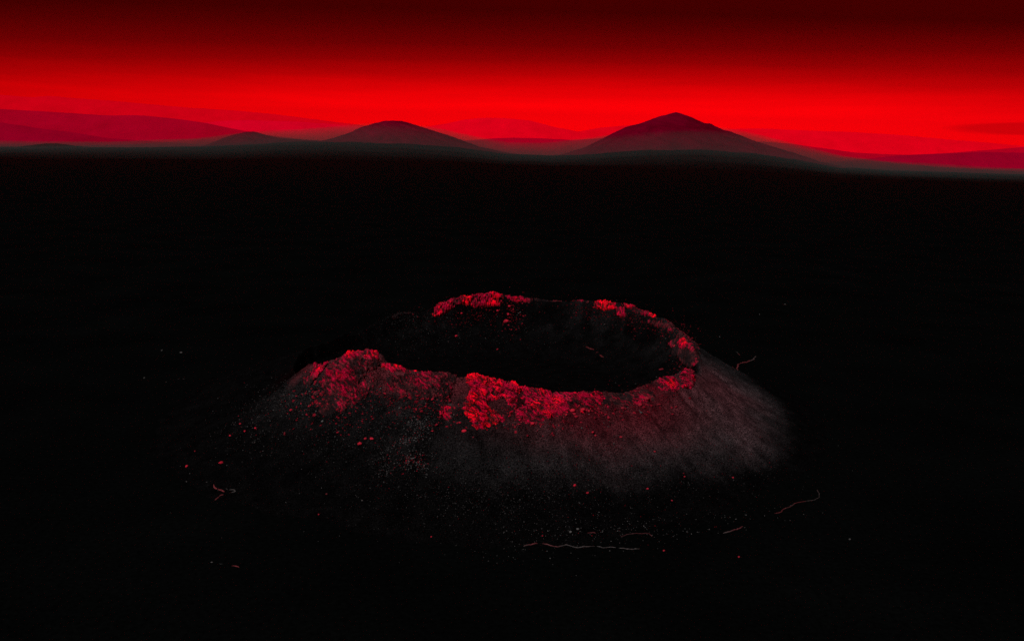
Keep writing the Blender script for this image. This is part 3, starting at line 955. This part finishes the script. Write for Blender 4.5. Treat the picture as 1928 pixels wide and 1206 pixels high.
# ------------------------------------------------------------------ thin stone veins standing out of the ash
def vein(label, pts, w, col, seed, gaps=0.25, red=0.5):
    """a broken low ridge of crust, a few decimetres wide, that follows the traced line over the ground"""
    w *= 0.8
    pts = np.array(pts, float)
    G = on_surface(pts[:, 0], pts[:, 1])
    L = np.concatenate([[0], np.cumsum(np.linalg.norm(np.diff(G[:, :2], axis=0), axis=1))])
    n = max(24, int(L[-1] / 0.12))
    s = np.linspace(0, L[-1], n)
    x = np.interp(s, L, G[:, 0]); y = np.interp(s, L, G[:, 1])
    ker = np.hanning(9); ker /= ker.sum()
    xs = np.convolve(np.pad(x, 4, mode='edge'), ker, 'valid'); ys = np.convolve(np.pad(y, 4, mode='edge'), ker, 'valid')
    tx, ty = np.gradient(xs), np.gradient(ys)
    l_ = np.hypot(tx, ty) + 1e-9
    nx_, ny_ = -ty / l_, tx / l_
    jit = 0.42 * fbm(seed, s * 0.6, s * 0, octaves=4)
    xs, ys = xs + nx_ * jit, ys + ny_ * jit
    hh = smooth(-gaps, 0.35, fbm(seed + 4, s * 0.55, s * 0, octaves=3) + 0.4) * np.minimum(1, np.minimum(s, L[-1] - s) / 0.8 + .1)
    K = 9
    k = np.linspace(-1, 1, K)
    S, Kk = np.meshgrid(np.arange(n), k, indexing='ij')
    W = w * (0.5 + 0.6 * hh)[:, None] * Kk
    X = xs[:, None] + nx_[:, None] * W; Y = ys[:, None] + ny_[:, None] * W
    Z = surf_h(X, Y) - 0.04 + (w * 1.1 * hh[:, None]) * (1 - Kk ** 2) * (0.8 + 0.4 * fbm(seed + 8, X * 4, Y * 4, octaves=2)) + 0.02 * hh[:, None]
    rc = smooth(-.1, .35, fbm(seed + 12, s * 0.25, s * 0, octaves=2) + red - 0.3)[:, None, None]
    c = 0.26 * np.array(col) * (0.6 + 0.8 * vnoise(seed + 15, X * 3, Y * 3)[..., None] ** 2)
    c = c * (1 - rc) + c * np.array([2.0, 0.6, 0.7]) * rc
    o = mesh_obj('stone_vein', np.stack([X, Y, Z], -1).reshape(-1, 3), grid_faces(n, K), M_STONE, c.reshape(-1, 3))
    return tag(o, label, 'stone vein', 'thin pale stone veins in the black ash')


GREY = (0.13, 0.11, 0.11)
vein('long wavering pale vein across the ash below the crater', [(978, 1026), (1000, 1022), (1020, 1021), (1035, 1025), (1050, 1028), (1065, 1024), (1085, 1031), (1110, 1026), (1135, 1031), (1150, 1029), (1175, 1031), (1208, 1033)], .13, GREY, 11, red=.45)
vein('faint broken vein just above the right part of the long one', [(1168, 1012), (1180, 1006), (1200, 1004), (1220, 1004), (1233, 1011)], .12, (.08, .07, .07), 21)
vein('faint short vein just above the middle of the long one', [(1100, 1002), (1115, 1004), (1126, 1006)], .12, (.08, .07, .07), 25)
vein('long vein sweeping up to the right and ending in a hook', [(1458, 967), (1470, 962), (1485, 953), (1500, 945), (1515, 942), (1532, 940), (1543, 935), (1543, 928), (1539, 920)], .13, (.10, .07, .07), 31, gaps=1.2, red=.5)
vein('slanting vein left of the hooked one', [(1358, 1003), (1372, 1000), (1385, 996), (1402, 990)], .16, GREY, 35, red=.6)
vein('shortest slanting vein, nearest below the slope foot', [(1331, 1012), (1336, 1009), (1342, 1005)], .15, GREY, 38)
vein('curved reddish vein on the plain behind the right flank', [(1380, 692), (1390, 686), (1398, 683), (1410, 680), (1418, 676), (1422, 670)], .26, (.15, .10, .10), 41, red=.6)
vein('faint vein leaning left above the curved reddish one', [(1386, 661), (1390, 665), (1393, 669)], .18, (.06, .055, .055), 45, red=0)
vein('forked vein, upper limb, on the ash left of the crater', [(400, 908), (405, 916), (412, 920), (420, 924), (425, 926)], .18, (.16, .10, .10), 51, red=.5)
vein('forked vein, lower limb, on the ash left of the crater', [(401, 941), (408, 937), (414, 932), (421, 930), (425, 926)], .18, (.15, .10, .10), 55, red=.5)
vein('forked vein, right limb, on the ash left of the crater', [(423, 916), (430, 920), (440, 921), (446, 924), (438, 927), (432, 929)], .14, GREY, 58, red=.1)
vein('small curved pink vein at the lower left of the ash', [(434, 1063), (440, 1063), (446, 1066), (451, 1069)], .13, (.20, .13, .13), 61, red=.5)
vein('faint straight line left of the small curved vein', [(408, 1060), (415, 1062), (425, 1063)], .09, (.06, .06, .06), 65, red=0)
vein('short pinkish vein on the plain left of the crater', [(334, 714), (338, 712), (344, 712), (349, 713)], .30, (.16, .11, .11), 71, red=.3)
vein('upper thin red vein on the dark crater floor', [(1098, 652), (1106, 652), (1112, 655), (1120, 658)], .22, (.09, .05, .05), 81, red=.7)
vein('lower thin red vein on the dark crater floor', [(1122, 661), (1129, 662), (1136, 660)], .20, (.10, .05, .05), 85, red=.7)
vein('lowest short red vein on the dark crater floor', [(1128, 667), (1132, 670), (1137, 673)], .20, (.10, .05, .05), 88, red=.7)
print('VERTS', sum(len(o.data.vertices) for o in scene.objects if o.type == 'MESH'))
